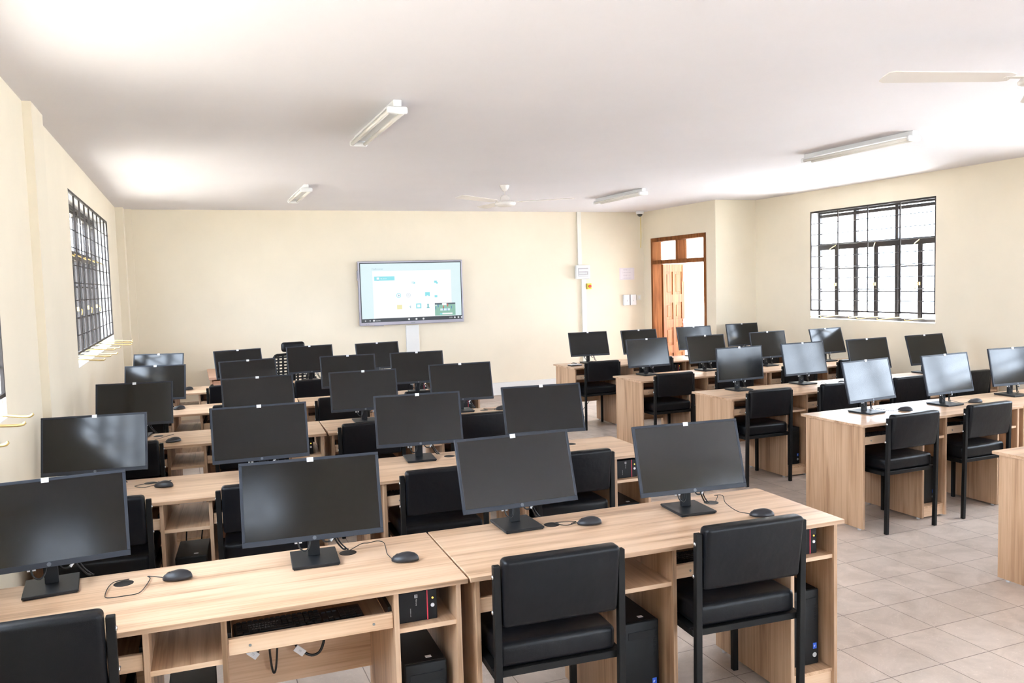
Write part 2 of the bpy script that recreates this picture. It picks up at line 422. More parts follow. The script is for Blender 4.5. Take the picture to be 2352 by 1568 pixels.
# ------------------------------------------------------------------ door
dr = struct(empty('door_1', (XD, (DOOR[0]+DOOR[1])/2, 0)))
def dpart(name, boxes, m, bev=0, parent=dr):
    b = MB()
    for q in boxes: b.box(*q, m, bev)
    o = b.build(name, m, parent); o.matrix_parent_inverse = Matrix.Translation(-Vector(dr.location)); return o
x0, x1, y0, y1 = XD-.012, XD+.15, DOOR[0], DOOR[1]
ym = (y0+y1)/2
dpart('door_frame', [(x0, x1, y0, y0+.05, 0, 2.43), (x0, x1, y1-.05, y1, 0, 2.43), (x0, x1, y0+.05, y1-.05, 2.37, 2.43), (x0, x1, y0+.05, y1-.05, 2.02, 2.08), (x0, x1, ym-.03, ym+.03, 2.08, 2.37)], door_wood, .003)
b = MB()
for a, c in ((y0+.05, ym-.03), (ym+.03, y1-.05)): b.box(XD+.06, XD+.064, a, c, 2.08, 2.37)
o = b.build('transom_glass', glass_m, dr); o.matrix_parent_inverse = Matrix.Translation(-Vector(dr.location))
def leaf(name, px, py, ang, w=.66, flip=1):
    b = MB(); h = 2.0; st = .09
    b.box(0, st, -.02, .02, 0, h, None, .003); b.box(w-st, w, -.02, .02, 0, h, None, .003)
    b.box(w/2-.04, w/2+.04, -.02, .02, 0, h, None, .003)
    for z in (0.0, .56, .98, 1.38, 1.88):
        hh = .14 if z in (0., 1.88) else .13
        b.box(st, w-st, -.018, .018, z, min(h, z+hh))
    for (a, c) in ((st, w/2-.04), (w/2+.04, w-st)):
        for z0_, z1_ in ((.14, .56), (.69, .98), (1.11, 1.38), (1.51, 1.88)):
            b.box(a, c, -.008, .008, z0_, z1_); b.box(a+.035, c-.035, -.014, .014, z0_+.04, z1_-.04, None, .005)
    o = b.build(name, door_wood, dr); o.location = (px-dr.location.x, py-dr.location.y, .02); o.rotation_euler = (0, 0, ang)
    b = MB(); b.box(w-.05, w-.03, -.034, -.021, 1.72, 1.98); b.build('door_bolt', whitepl, o)
    b = MB(); b.box(w-.055, w-.025, -.028, -.021, .95, 1.1); b.cyl((w-.04, -.021, 1.05), (w-.04, -.06, 1.05), .008); b.cyl((w-.04, -.055, 1.05), (w-.14, -.055, 1.05), .008); b.build('door_handle', chrome, o)
    return o
leaf('door_leaf', XD+.17, y1-.035, math.radians(27))
leaf('door_leaf', XD+.17, y0+.03, math.radians(1))
struct(box('wall_added_shade', (XR+T, 9.3, YS, YS+T, -.15, 2.98), white_m)); struct(box('wall_added_shade_end', (XD+T, 9.3, 13.4, 13.6, -.15, 2.9), white_m))  # unseen walls, added to keep outdoor light off the door leaf
struct(box('added_shade_roof', (XR+T, 9.6, 9.2, 13.6, 2.98, 3.1), white_m)); struct(box('added_shade_eave', (XD+T, XR+T, YS+T, 13.6, 2.98, 3.1), white_m))  # unseen roof slabs, added to shade the doorway and its leaf
struct(box('added_shade_fascia', (9.3, 9.4, YS, 13.6, 2.5, 2.98), white_m)); struct(box('added_shade_parapet', (9.3, 9.4, YS, 13.6, -.15, .95), white_m))  # unseen, added to narrow the bright opening facing the door leaf
tag(box('veranda_post', (8.85, 8.93, 13.25, 13.33, -.15, 3.0), greypl), 'thin grey post standing outside beyond the open doorway', 'post')

# ------------------------------------------------------------------ desks
DW, DD, DH = 1.67, .6, .75
PAN = [(.022, .040), (.605, .623), (.838, .856), (1.405, 1.423), (1.630, 1.648)]
KB = [(.040, .605), (.856, 1.405)]; CB = [(.623, .838), (1.423, 1.630)]
GROM = [(.515, .47), (1.32, .47)]
def make_desk():
    r = empty('computer_desk')
    b = MB(); b.box(0, DW, 0, DD, DH-.018, DH, wood_top, .0012, seg=1); top_ = b.build('desktop', wood_top, r)
    b = MB(); b.box(.001, DW-.001, -.0012, .0006, DH-.0172, DH-.0012); b.build('edge_band', wood_edge, top_)
    for a, c in PAN:
        b = MB(); b.box(a, c, .02, DD-.03, .012, DH-.018, wood_side, .0008, seg=1); o = b.build('side_panel', wood_side, r)
        e_ = MB(); e_.box(a+.0008, c-.0008, .0188, .0205, .013, DH-.0185); e_.build('edge_band', wood_edge_v, o)
        for y in (.06, DD-.09):
            b = MB(); b.cyl(((a+c)/2, y, 0), ((a+c)/2, y, .012), .012); b.build('glide_foot', footm, o)
    for a, c in CB:
        o = box('shelf', (a, c, .03, DD-.06, .58, .597), wood_shelf, r)
        box('edge_band', (a, c, .0285, .030, .58, .597), wood_pale, o)
        box('bottom_shelf', (a, c, .03, DD-.05, .078, .094), wood_shelf, r)
        box('kick_board', (a, c, .036, .052, .014, .078), wood_pale, r)
    for a, c in KB:
        o = box('modesty_panel', (a, c, DD-.07, DD-.054, .25, DH-.0185), wood_top, r)
    for a, c in KB:
        t = MB(); t.box(a+.016, c-.016, .05, .40, .612, .628); t = t.build('keyboard_tray', wood_shelf, r)
        f = MB(); f.box(a+.002, c-.002, .032, .05, .602, .656, None, .0015, seg=1)
        f = f.build('tray_front', wood_pale, t)
        for x in (a+.07, c-.07):
            s = MB(); s.cyl((x, .0318, .628), (x, .029, .628), .0045); s.build('screw_cap', greypl, t)
        for x0_, x1_ in ((a+.001, a+.014), (c-.014, c-.001)):
            s = MB(); s.box(x0_, x1_, .06, .42, .63, .668); s.build('drawer_runner', rail_m, t)
    for x, y in GROM:
        g = MB(); g.lathe([(.034, -.001), (.034, .0004), (.032, .0007), (.029, .0003), (0, .0003)], n=24)
        g.build('cable_grommet', blackplastic, r, loc=(x, y, DH))
    return r
desk0 = make_desk()
LROW = {1: [(-0.797, 2.775, -1.2), (.882, 2.740, -1.0)],
        2: [(-0.797, 4.475, -4.3), (.902, 4.330, -1.8)],
        3: [(-0.796, 6.055, -2.9), (.890, 5.965, -1.7)],
        4: [(-0.797, 7.590, -4.3), (.902, 7.465, -1.4)],
        5: [(-0.796, 9.115, -2.9), (.894, 9.030, -1.2)]}
RS = .970
RROW = {1: [(4.27, 2.787, 0)],
        2: [(4.262, 4.358, 1.6), (5.885, 4.405, 1.2)],
        3: [(4.262, 5.830, .3), (5.885, 5.840, .4)],
        4: [(4.262, 7.345, .5), (5.885, 7.360, .4)],
        5: [(4.262, 8.925, .4), (5.885, 8.937, .4)]}
ORD = {1: 'front', 2: 'second', 3: 'third', 4: 'fourth', 5: 'fifth'}
DESK = {}
first = True
for blk, rows in (('left', LROW), ('right', RROW)):
    for k, units in rows.items():
        for j, (x, y, a) in enumerate(units):
            d = desk0 if first else dup(desk0); first = False
            d.location = (x, y, 0); d.rotation_euler = (0, 0, math.radians(a))
            if blk == 'right': d.scale = (RS, 1, 1)
            if blk == 'right' and k == 1: lab = 'oak computer desk cut off at the right edge of the photo'
            else: lab = 'oak computer desk, %s half of the %s row in the %s block' % (('left', 'right')[j], 'nearest' if blk == 'left' and k == 1 else ORD[k] if k < 5 else 'farthest', blk)
            tag(d, lab, 'desk', 'computer desks in rows'); DESK[(blk, k, j)] = d
def dpt(blk, k, j, lx, ly, z=0):
    x, y, a = (LROW if blk == 'left' else RROW)[k][j]; a = math.radians(a)
    lx = lx*(RS if blk == 'right' else 1)
    return Vector((x+lx*math.cos(a)-ly*math.sin(a), y+lx*math.sin(a)+ly*math.cos(a), z)), a
def rowname(blk, k):
    return '%s row of %s desks' % ('nearest' if blk == 'left' and k == 1 else ORD[k] if k < 5 else 'farthest', blk)

# ------------------------------------------------------------------ monitors
MWID, MHEI = .520, .311
def make_monitor():
    r = empty('monitor')
    b = MB(); b.box(-.0875, .0875, -.10, .10, .004, .013, None, .002, seg=1); b.box(-.083, .083, -.095, .095, 0, .004); b.build('stand_base', standm, r)
    b = MB(); b.box(-.022, .022, .012, .034, .013, .27, None, .002, seg=1); b.box(-.04, .04, -.004, .034, .21, .28, None, .003, seg=1); b.build('stand_neck', standm, r)
    # display: origin at the panel centre, front face towards -Y
    b = MB()
    b.box(-MWID/2, MWID/2, .0, .012, -MHEI/2, MHEI/2, None, .002, seg=2)
    b.box(-MWID/2+.03, MWID/2-.03, .011, .026, -MHEI/2+.03, MHEI/2-.03, None, .006, seg=2)
    # raised bezel strips
    t, bt = .011, .020
    b.box(-MWID/2, MWID/2, -.003, .001, MHEI/2-t, MHEI/2, None, .0012, seg=1)
    b.box(-MWID/2, MWID/2, -.003, .001, -MHEI/2, -MHEI/2+bt, None, .0012, seg=1)
    b.box(-MWID/2, -MWID/2+t, -.003, .001, -MHEI/2+bt, MHEI/2-t, None, .0012, seg=1)
    b.box(MWID/2-t, MWID/2, -.003, .001, -MHEI/2+bt, MHEI/2-t, None, .0012, seg=1)
    d = b.build('display', bezel_m, r, loc=(0, -.023, .245), rot=(-math.radians(14), 0, 0))
    b = MB(); b.box(-MWID/2+t, MWID/2-t, -.0012, -.0002, -MHEI/2+bt, MHEI/2-t); b.build('screen', screen_m, d)
    b = MB(); b.box(-.012, .012, -.0045, -.0028, MHEI/2-.016, MHEI/2+.001, sticker)
    b.text('17', .007, stickergrey, Matrix.Translation((-.004, -.0047, MHEI/2-.011)) @ RX90)
    b.build('label_sticker', sticker, d)
    b = MB(); lz = -MHEI/2+.0105
    b.cyl((0, -.0031, lz), (0, -.0038, lz), .0072, logo_m, 20)
    b.text('hp', .0125, logo_l, Matrix.Translation((-.0052, -.0040, lz-.0028)) @ RX90 @ Matrix.Shear('XY', 4, (0, 0)), extr=.0001)
    b.build('logo', logo_m, d)
    b = MB()
    b.tube([(-.055, .004, .17), (-.06, -.01, .10), (-.055, -.02, .062), (-.035, -.02, .045), (-.018, -.01, .06), (-.012, .006, .10), (-.02, .01, .17)], .0032)
    b.tube([(.03, .01, .17), (.026, -.004, .11), (.035, -.012, .075), (.058, -.012, .07), (.075, 0, .09), (.08, .01, .15)], .0032)
    b.tube([(.05, .02, .16), (.08, .03, .07), (.11, .05, .018), (.125, .055, .0095)], .0035)
    b.tube([(.06, .02, .16), (.095, .035, .06), (.125, .05, .016), (.135, .05, .0088)], .003)
    b.build('cable', cable_m, r)
    b = MB(); b.box(-.072, -.045, -.014, -.011, .075, .108); b.build('cable_tag', sticker, r)
    b = MB(); b.tube([(.062, -.0125, .0705), (.075, -.001, .088), (.080, .009, .118)], .0052); b.build('cable_collar', sticker, r)
    return r
# x, y of the panel centre, yaw, tilt (degrees)
MON = {('left', 1): [(-.507, 3.273, 5.0, 14.3), (.398, 3.164, -3.6, 13.3), (1.264, 3.231, .2, 18.4), (2.045, 3.107, -4.5, 16)],
 ('left', 2): [(-.508, 4.888, -6.5, 13), (.335, 4.79, -1.1, 13.7), (1.243, 4.766, -5.8, 14.9), (2.042, 4.734, -6.3, 18.9)],
 ('left', 3): [(-.404, 6.516, -8.8, 13.1), (.448, 6.394, 3.1, 14.2), (1.227, 6.335, -2.1, 13), (2.045, 6.427, -4.6, 15.8)],
 ('left', 4): [(-.316, 7.952, -14.4, 10.3), (.487, 8.003, 11.1, 13.7), (1.386, 7.89, -3, 14.6), (2.045, 7.819, -5.4, 14.6)],
 ('left', 5): [(-.339, 9.467, -18.6, 14.3), (.476, 9.458, 15.5, 14.2), (1.247, 9.50, 5.2, 14.5), (2.006, 9.435, 7.6, 13.9)],
 ('right', 5): [(4.686, 9.36, -5.7, 18.1), (5.362, 9.252, .6, 14.1), (6.234, 9.318, -2.4, 13.6), (7.065, 9.40, .3, 11.6)],
 ('right', 4): [(4.618, 7.80, .7, 12.6), (5.374, 7.80, 3, 13.7), (6.228, 7.81, 3.2, 10.5), (7.1, 7.82, 5.1, 16.2)],
 ('right', 3): [(4.677, 6.268, 2.4, 5.1), (5.441, 6.30, 2.5, 11.8), (6.227, 6.29, .9, 13.6), (7.016, 6.31, 1.5, 15.9)],
 ('right', 2): [(4.689, 4.734, 7.8, 13.5), (5.457, 4.714, 3.6, 12.1), (6.301, 4.798, -3.0, 11.2)]}
mon0 = make_monitor(); first = True
PL = {0: 'leftmost', 1: 'second from left', 2: 'third from left', 3: 'rightmost'}
SPECIAL = {('left', 1, 0): 'black monitor with blue-white glare, nearest, cut off by the left photo edge',
           ('left', 2, 0): 'black monitor with a strong white glare beside the left wall, second row',
           ('right', 2, 0): 'monitor with fully white reflecting screen at left end of second right row',
           ('right', 2, 1): 'monitor with pale white reflecting screen, second in the second right row',
           ('right', 2, 2): 'grey reflecting monitor cut off by the right edge of the photo'}
MONO = {}
for (blk, k), lst in MON.items():
    for i, (x, y, a, t) in enumerate(lst):
        m = mon0 if first else dup(mon0); first = False
        ar = math.radians(a)
        m.location = (x - math.sin(ar)*.023, y + math.cos(ar)*.023, DH+.0008); m.rotation_euler = (0, 0, ar)
        for ch in m.children:
            if ch.name.startswith('display'): ch.rotation_euler = (-math.radians(t), 0, 0)
        lab = SPECIAL.get((blk, k, i)) or 'dark-screened black monitor, %s on the %s' % (PL[i], rowname(blk, k))
        tag(m, lab, 'monitor', 'monitors on the computer desks'); MONO[(blk, k, i)] = m

# ------------------------------------------------------------------ chairs
def make_chair():
    r = empty('office_side_chair'); hw = .24; D = .43; q = .0125
    def post(sx, name):
        b = MB(); x = sx*(hw-q)
        vs = b.box(x-q, x+q, -q, q, 0, .805, None, .002, seg=1)
        for v in vs:
            if v.co.z > .5: v.co.y -= .035*(v.co.z-.5)/.3
            else: v.co.y -= .02*(1-v.co.z/.5)
        return b
    for sx in (-1, 1):
        b = post(sx, 'leg'); o = b.build('rear_leg', blackmetal, r)
        for z in (.64, .765):
            s = MB(); s.lathe([(0, .004), (.005, .0035), (.008, .001), (.008, 0)], n=12, mtx=Matrix.Translation((sx*hw, -.02-.1*(z-.64), z)) @ Matrix.Rotation(sx*PI/2, 4, 'Y')); s.build('bolt', chrome, o)
        s = MB(); s.lathe([(0, .004), (.005, .0035), (.008, .001), (.008, 0)], n=12, mtx=Matrix.Translation((sx*(hw-q), -.028, .60)) @ RX90)
        s.build('bolt', chrome, o)
        b = MB(); x = sx*(hw-q); b.box(x-q, x+q, D-q, D+q, 0, .405, None, .002, seg=1); b.build('front_leg', blackmetal, r)
    b = MB()
    b.box(-hw, hw, -q, q, .405, .43, None, .002, seg=1); b.box(-hw, hw, D-q, D+q, .405, .43, None, .002, seg=1)
    b.box(-hw, -hw+2*q, q, D-q, .405, .43, None, .002, seg=1); b.box(hw-2*q, hw, q, D-q, .405, .43, None, .002, seg=1)
    b.box(-hw+2*q-.002, hw-2*q+.002, q-.002, D-q+.002, .418, .430)
    b.build('seat_frame', blackmetal, r)
    # seat cushion
    b = MB(); b.box(-hw+.022, hw-.022, -.008, D+.03, .4305, .52, None, .022, seg=4, smooth=True)
    for v in b.bm.verts:
        if v.co.z > .5:
            v.co.z += .012*max(0, 1-(v.co.x/.22)**2)*max(0, 1-((v.co.y-.2)/.24)**2)
    b.build('seat_cushion', leather, r)
    # back cushion between the posts
    b = MB(); b.box(-hw+.028, hw-.028, -.045, .018, .585, .83, None, .018, seg=4, smooth=True)
    for v in b.bm.verts: v.co.y -= .035*(v.co.z-.585)/.25
    b.build('back_cushion', leather, r)
    return r
chair0 = make_chair(); first = True
# per seat: centre x, rear-foot y (None = none there)
CH = {('left', 1): [(-.503, 2.70, -1, 1.05), None, (1.168, 2.63, -3, 1.03), (1.982, 2.63, -3, 1.03)],
      ('left', 2): [(-.455, 4.34), (.315, 4.315), (1.215, 4.20), (2.005, 4.235)],
      ('left', 3): [(-.415, 5.90), (.35, 5.87), (1.175, 5.875), (2.0, 5.85)],
      ('left', 4): [(-.45, 7.47), (.36, 7.41), (1.225, 7.385), (1.995, 7.365)],
      ('left', 5): [(-.455, 9.02), (.40, 8.97), (1.205, 8.93), (2.02, 8.92)],
      ('right', 2): [(4.60, 4.285), (5.365, 4.325), None, None],
      ('right', 3): [(4.582, 5.775), (5.345, 5.775), (6.19, 5.785), (6.97, 5.785)],
      ('right', 4): [(4.595, 7.285), (5.33, 7.285), (6.21, 7.305), (6.965, 7.30)],
      ('right', 5): [(4.59, 8.855), (5.345, 8.865), (6.20, 8.87), (6.97, 8.875)]}
CSP = {('left', 1, 0): 'black leatherette chair cut off at the bottom left corner',
       ('left', 1, 2): 'black leatherette chair before the desk joint, second largest chair in front',
       ('left', 1, 3): 'black leatherette chair at right end of nearest desk, beside a computer tower'}
for (blk, k), lst in CH.items():
    for i, c in enumerate(lst):
        if not c: continue
        o = chair0 if first else dup(chair0); first = False
        p0, a = dpt(blk, k, i//2, 0, 0); sc = RS if blk == 'right' else 1
        dx, dy = c[0]-p0.x, c[1]-p0.y
        lx = dx*math.cos(a)+dy*math.sin(a); ly = -dx*math.sin(a)+dy*math.cos(a)
        lo, hi = [q*sc for q in KB[i % 2]]
        lx = max(lo+.244, min(hi-.244, lx)); ly = min(ly, -.058)
        if len(c) == 4:
            o.location = (c[0], c[1], 0); o.rotation_euler = (0, 0, math.radians(c[2])); o.scale = (c[3],)*3
        else: o.location = (p0.x+lx*math.cos(a)-ly*math.sin(a), p0.y+lx*math.sin(a)+ly*math.cos(a), 0)
        if len(c) == 2: o.rotation_euler = (0, 0, a); o.scale = (1, 1, 1)
        tag(o, CSP.get((blk, k, i)) or 'black leatherette chair, %s at the %s' % (PL[i], rowname(blk, k)), 'chair', 'black chairs at the computer desks')

# ------------------------------------------------------------------ mice
def make_mouse():
    b = MB(); n = 18; rings = []
    prof = [(0, .0), (.004, 1.0), (.012, 1.0), (.022, .9), (.030, .66), (.0345, .34), (.036, .0)]
    for z, sc in prof:
        ring = []
        for k in range(n):
            t = 2*PI*k/n; x = math.cos(t); y = math.sin(t)
            ring.append(b.bm.verts.new((x*.052*sc*(1 if x < 0 else 1.02) + (1-sc)*.010, y*.030*sc*(1-.12*x), z*(1-.18*(x < 0)*abs(x)*sc))))
        rings.append(ring)
    for a, c in zip(rings, rings[1:]):
        for k in range(n): b.bm.faces.new([a[k], a[(k+1) % n], c[(k+1) % n], c[k]])
    for f in b.bm.faces: f.smooth = True
    bmesh.ops.remove_doubles(b.bm, verts=b.bm.verts, dist=1e-5)
    r = empty('mouse'); b.build('mouse_body', mousem, r)
    b = MB(); b.lathe([(.009, -.003), (.010, 0), (.009, .003)], n=16, mtx=Matrix.Translation((-.028, 0, .020)) @ RX90); b.build('scroll_wheel', blackplastic, r)
    return r
mouse0 = make_mouse(); first = True
MICE = [('left', 1, 0, -.091, 3.193, -14, 1), ('left', 1, 1, .714, 3.019, -21, 2), ('left', 1, 2, 1.55, 3.129, -22, 0), ('left', 1, 3, 2.27, 2.90, -35, 3),
        ('left', 2, 0, -.177, 4.77, -30, 0), ('left', 3, 0, -.152, 6.177, 10, 0), ('left', 3, 3, 2.36, 6.345, 0, 0), ('left', 4, 0, -.13, 7.89, 15, 0), ('left', 5, 0, -.057, 9.40, 5, 0),
        ('right', 2, 0, 4.97, 4.665, -55, 0), ('right', 2, 1, 5.718, 4.685, -30, 0), ('right', 3, 1, 5.70, 6.10, 20, 0)]
for blk, k, i, x, y, a, kind in MICE:
    m = mouse0 if first else dup(mouse0, skip='mouse_cable'); first = False
    a = math.radians(a); m.location = (x, y, DH+.0008); m.rotation_euler = (0, 0, a)
    lx, ly = GROM[i % 2]; g, _ = dpt(blk, k, i//2, lx, ly)
    R_ = rotz(-a); loc = lambda px, py, z: R_ @ Vector((px-x, py-y, z))
    h0 = Vector((x-.05*math.cos(a), y-.05*math.sin(a)))
    z = .0045
    if kind == 1:
        W = [(-.192, 3.262, z), (-.184, 3.233, z), (-.195, 3.157, z), (-.215, 3.090, z), (-.261, 3.082, z), (-.313, 3.088, z), (-.323, 3.126, z), (-.318, 3.206, z), (-.300, 3.252, z), (-.255, 3.262, .0035)]
        pts = [loc(h0.x, h0.y, .01)] + [loc(*q) for q in W]
    elif kind == 2:
        W = [(.668, 3.12, z), (.676, 3.18, .008), (.680, 3.235, .014), (.660, 3.262, .016), (.625, 3.265, .012), (.600, 3.275, .010), (.565, 3.250, .006), (.543, 3.232, .0035)]
        pts = [loc(h0.x, h0.y, .01)] + [loc(*q) for q in W]
    elif kind == 3:
        pts = [loc(h0.x, h0.y, .01), loc(x-.06, y+.09, .008), loc(x-.05, y+.19, .02), loc(x-.03, y+.24, .04), loc(x-.06, y+.26, .04), loc(g.x+.05, g.y+.02, .02), loc(g.x+.025, g.y, .0035)]
    elif k == 4:
        pts = [loc(h0.x, h0.y, .01), loc(x-.05, y+.05, z), loc(x+.0, y+.12, z), loc(x+.02, y+.20, z)]
    else:
        pts = [loc(h0.x, h0.y, .01), loc(x-.1, y+.02, z), loc(x-.14, y+.05, .012), loc(g.x+.10, g.y-.03, .008), loc(g.x+(.075 if k < 4 else .105), g.y-(.035 if k < 4 else .06), .0035)]
    b = MB(); b.tube(pts, .0017, n=6); b.build('mouse_cable', cable_m, m)
    tag(m, 'black wired mouse right of the %s monitor, %s' % (('leftmost', 'second', 'third', 'rightmost')[i], rowname(blk, k)), 'mouse', 'mice on the computer desks')

# ------------------------------------------------------------------ keyboards
def make_keyboard():
    r = empty('keyboard'); b = MB()
    b.box(-.218, .218, -.07, .07, 0, .014, None, .005, seg=2); b.build('keyboard_body', keym, r)
    b = MB()
    def row(y, xs, w, d=.015):
        for x in xs: b.box(x-w/2, x+w/2, y-d/2, y+d/2, .014, .0195, None, .001, seg=1)
    for j in range(4): row(.034-.0185*j, [-.2+.0187*k for k in range(15)], .016)
    row(-.04, [-.2, -.176, -.152], .019); row(-.04, [-.075], .118); row(-.04, [.005, .03, .056], .019)
    row(.056, [-.2+.0187*k for k in range(15)], .015, .010)
    for j in range(5): row(.034-.0185*j, [.145+.0187*k for k in range(4)], .016)
    row(.034, [.085, .104, .123], .015); row(-.0215, [.104], .015); row(-.04, [.085, .104, .123], .015)
    b.build('keys', keym, r)['kind'] = 'stuff'
    b = MB(); b.text('Q W E R T Y U I O P', .011, lettering, Matrix.Translation((-.17, .012, .0197)), extr=.0001)
    b.text('A S D F G H J K L', .011, lettering, Matrix.Translation((-.165, -.006, .0197)), extr=.0001)
    b.text('Z X C V B N M', .011, lettering, Matrix.Translation((-.16, -.025, .0197)), extr=.0001)
    b.build('key_legends', lettering, r)
    return r
kb0 = make_keyboard(); first = True
KBS = [('left', 1, 1, .0), ('left', 1, 3, 0), ('left', 2, 2, 0), ('right', 2, 0, .0), ('right', 2, 1, 0), ('right', 3, 0, 0), ('right', 4, 0, 0), ('right', 5, 0, 0)]
for blk, k, i, dx in KBS:
    o = kb0 if first else dup(kb0); first = False
    a_, c_ = KB[i % 2]; p, a = dpt(blk, k, i//2, (a_+c_)/2-.035+dx, .135, .6288)
    o.location = p; o.rotation_euler = (0, 0, a + (.02 if (blk, k) == ('left', 1) else 0))
    tag(o, 'black keyboard on pull-out tray below the %s monitor, %s' % (('leftmost', 'second', 'third', 'rightmost')[i], rowname(blk, k)), 'keyboard', 'keyboards on the desk trays')

# ------------------------------------------------------------------ computer towers
def make_tower():
    r = empty('computer_tower')
    b = MB(); b.box(-.078, .078, -.10, .19, .004, .336, None, .003, seg=1); b.build('tower_case', blackplastic, r)
    b = MB(); b.box(-.078, .078, -.118, -.1005, .002, .338, None, .007, seg=3); b.box(-.06, .06, -.12, -.117, .27, .30)
    for z in [.20+.0085*k for k in range(13)]: b.box(.052, .064, -.1192, -.1175, z, z+.003)
    b.build('front_panel', mat('tower_front', (.008, .009, .010), .4, 0, .25), r)
    b = MB(); b.box(.045, .064, -.1192, -.1178, .072, .098, bluem); b.text('i7', .012, sticker, Matrix.Translation((.048, -.1194, .080)) @ RX90); b.build('processor_badge', bluem, r)
    b = MB(); b.cyl((.054, -.1178, .045), (.054, -.1192, .045), .0105, greypl, 20); b.text('hp', .010, lettering, Matrix.Translation((.0475, -.1194, .0425)) @ RX90); b.build('logo', greypl, r)
    b = MB(); b.box(.01, .032, -.075, -.058, .3362, .3372); b.build('asset_sticker', sticker, r)
    b = MB(); b.tube([(-.03, .19, .26), (-.03, .215, .22), (-.05, .225, .30), (-.04, .222, .44)], .004); b.tube([(.02, .19, .22), (.02, .22, .2), (.03, .225, .33), (.05, .222, .45)], .004); b.build('cable', cable_m, r)
    return r
tw0 = make_tower(); first = True
for blk, k, i in [('left', 1, 0), ('left', 1, 1), ('left', 1, 2), ('left', 1, 3), ('left', 2, 0), ('left', 2, 3), ('right', 2, 0), ('right', 3, 0), ('right', 4, 0)]:
    o = tw0 if first else dup(tw0); first = False
    a_, c_ = CB[i % 2]; p, a = dpt(blk, k, i//2, (a_+c_)/2-(.0 if i != 0 else -.005), .20, .094)
    o.location = p; o.rotation_euler = (0, 0, a)
    tag(o, 'black computer tower on bottom shelf, %s compartment of the %s' % (('first', 'second', 'third', 'last')[i], rowname(blk, k)), 'computer tower', 'computer towers under the desks')

# ------------------------------------------------------------------ battery backup units
def make_ups():
    r = empty('battery_backup_unit')
    b = MB(); b.box(-.0725, .0725, -.06, .22, 0, .108, None, .004, seg=2); b.build('unit_case', blackplastic, r)
    b = MB(); b.box(-.0725, .0725, -.070, -.0605, 0, .108, None, .003, seg=2); f = b.build('front_panel', blackplastic, r)
    b = MB(); b.box(.034, .0385, -.0712, -.0695, .0005, .1075); b.build('red_stripe', redm, f)
    b = MB(); b.cyl((.056, -.0695, .078), (.056, -.072, .078), .0032, n=12); b.build('indicator_light', led_o, f)
    b = MB(); b.cyl((.055, -.0695, .052), (.055, -.073, .052), .0068, n=20); b.build('power_button', silver, f)
    b = MB(); V = RX90 @ Matrix.Rotation(-PI/2, 4, 'Z')
    b.box(-.010, .001, -.0712, -.0698, .086, .098, lettering)
    b.text('M', .011, blackplastic, Matrix.Translation((-.0085, -.0714, .0965)) @ V)
    b.text('Mercury', .0075, lettering, Matrix.Translation((-.006, -.0707, .083)) @ V)
    b.text('MAVERICK 650', .0046, lettering, Matrix.Translation((-.027, -.0707, .050)) @ V)
    b.build('front_lettering', lettering, f)
    return r
up0 = make_ups(); first = True
for blk, k, i, dx in [('left', 1, 1, -.028), ('left', 1, 3, -.020), ('left', 2, 3, -.02), ('left', 3, 1, -.02), ('left', 4, 3, -.02), ('left', 5, 3, -.02), ('right', 5, 1, -.015)]:
    o = up0 if first else dup(up0); first = False
    a_, c_ = CB[i % 2]; p, a = dpt(blk, k, i//2, (a_+c_)/2+dx, .135, .5978)
    o.location = p; o.rotation_euler = (0, 0, a)
    tag(o, 'black box with red stripe on desk shelf, %s' % rowname(blk, k) + (', middle' if (blk, k, i) == ('left', 1, 1) else ', right end' if (blk, k, i) == ('left', 1, 3) else ''), 'power backup', 'backup boxes on the desk shelves')

# hanging cables below the tray of the nearest desk
def hang(name, ptss, r, lab, tagpos=None):
    e = empty(name, (.34, 3.25, .5))
    b = MB()
    for p in ptss: b.tube([Vector(q)-Vector(e.location) for q in p], r)
    b.build('cable', cable_m, e)
    if tagpos:
        b = MB(); b.box(-.022, .022, -.002, .002, -.013, .013, sticker); b.text('70', .012, stickergrey, Matrix.Translation((-.006, -.0025, -.004)) @ RX90)
        b.build('cable_label', sticker, e, loc=Vector(tagpos)-Vector(e.location), rot=(0, .75, 0))
    tag(e, lab, 'cable', 'cables hanging under the nearest tray')
hang('power_cable', [[(.215, 3.24, .60), (.222, 3.24, .38), (.233, 3.24, .312), (.246, 3.24, .37), (.262, 3.24, .60)]], .0042, 'thin black cable hanging in a V below the nearest keyboard tray')
hang('power_cable', [[(.31, 3.24, .60), (.312, 3.24, .44), (.335, 3.235, .388), (.385, 3.23, .358), (.425, 3.235, .40), (.455, 3.24, .60)]], .0055, 'thick black cable loop with white tag below the nearest keyboard tray', (.332, 3.224, .388))
hang('power_cable', [[(.12, 3.24, .60), (.13, 3.24, .45), (.155, 3.24, .402), (.185, 3.24, .43), (.19, 3.24, .60)]], .0055, 'short black cable with white tag under the left of the nearest tray', (.158, 3.226, .408))

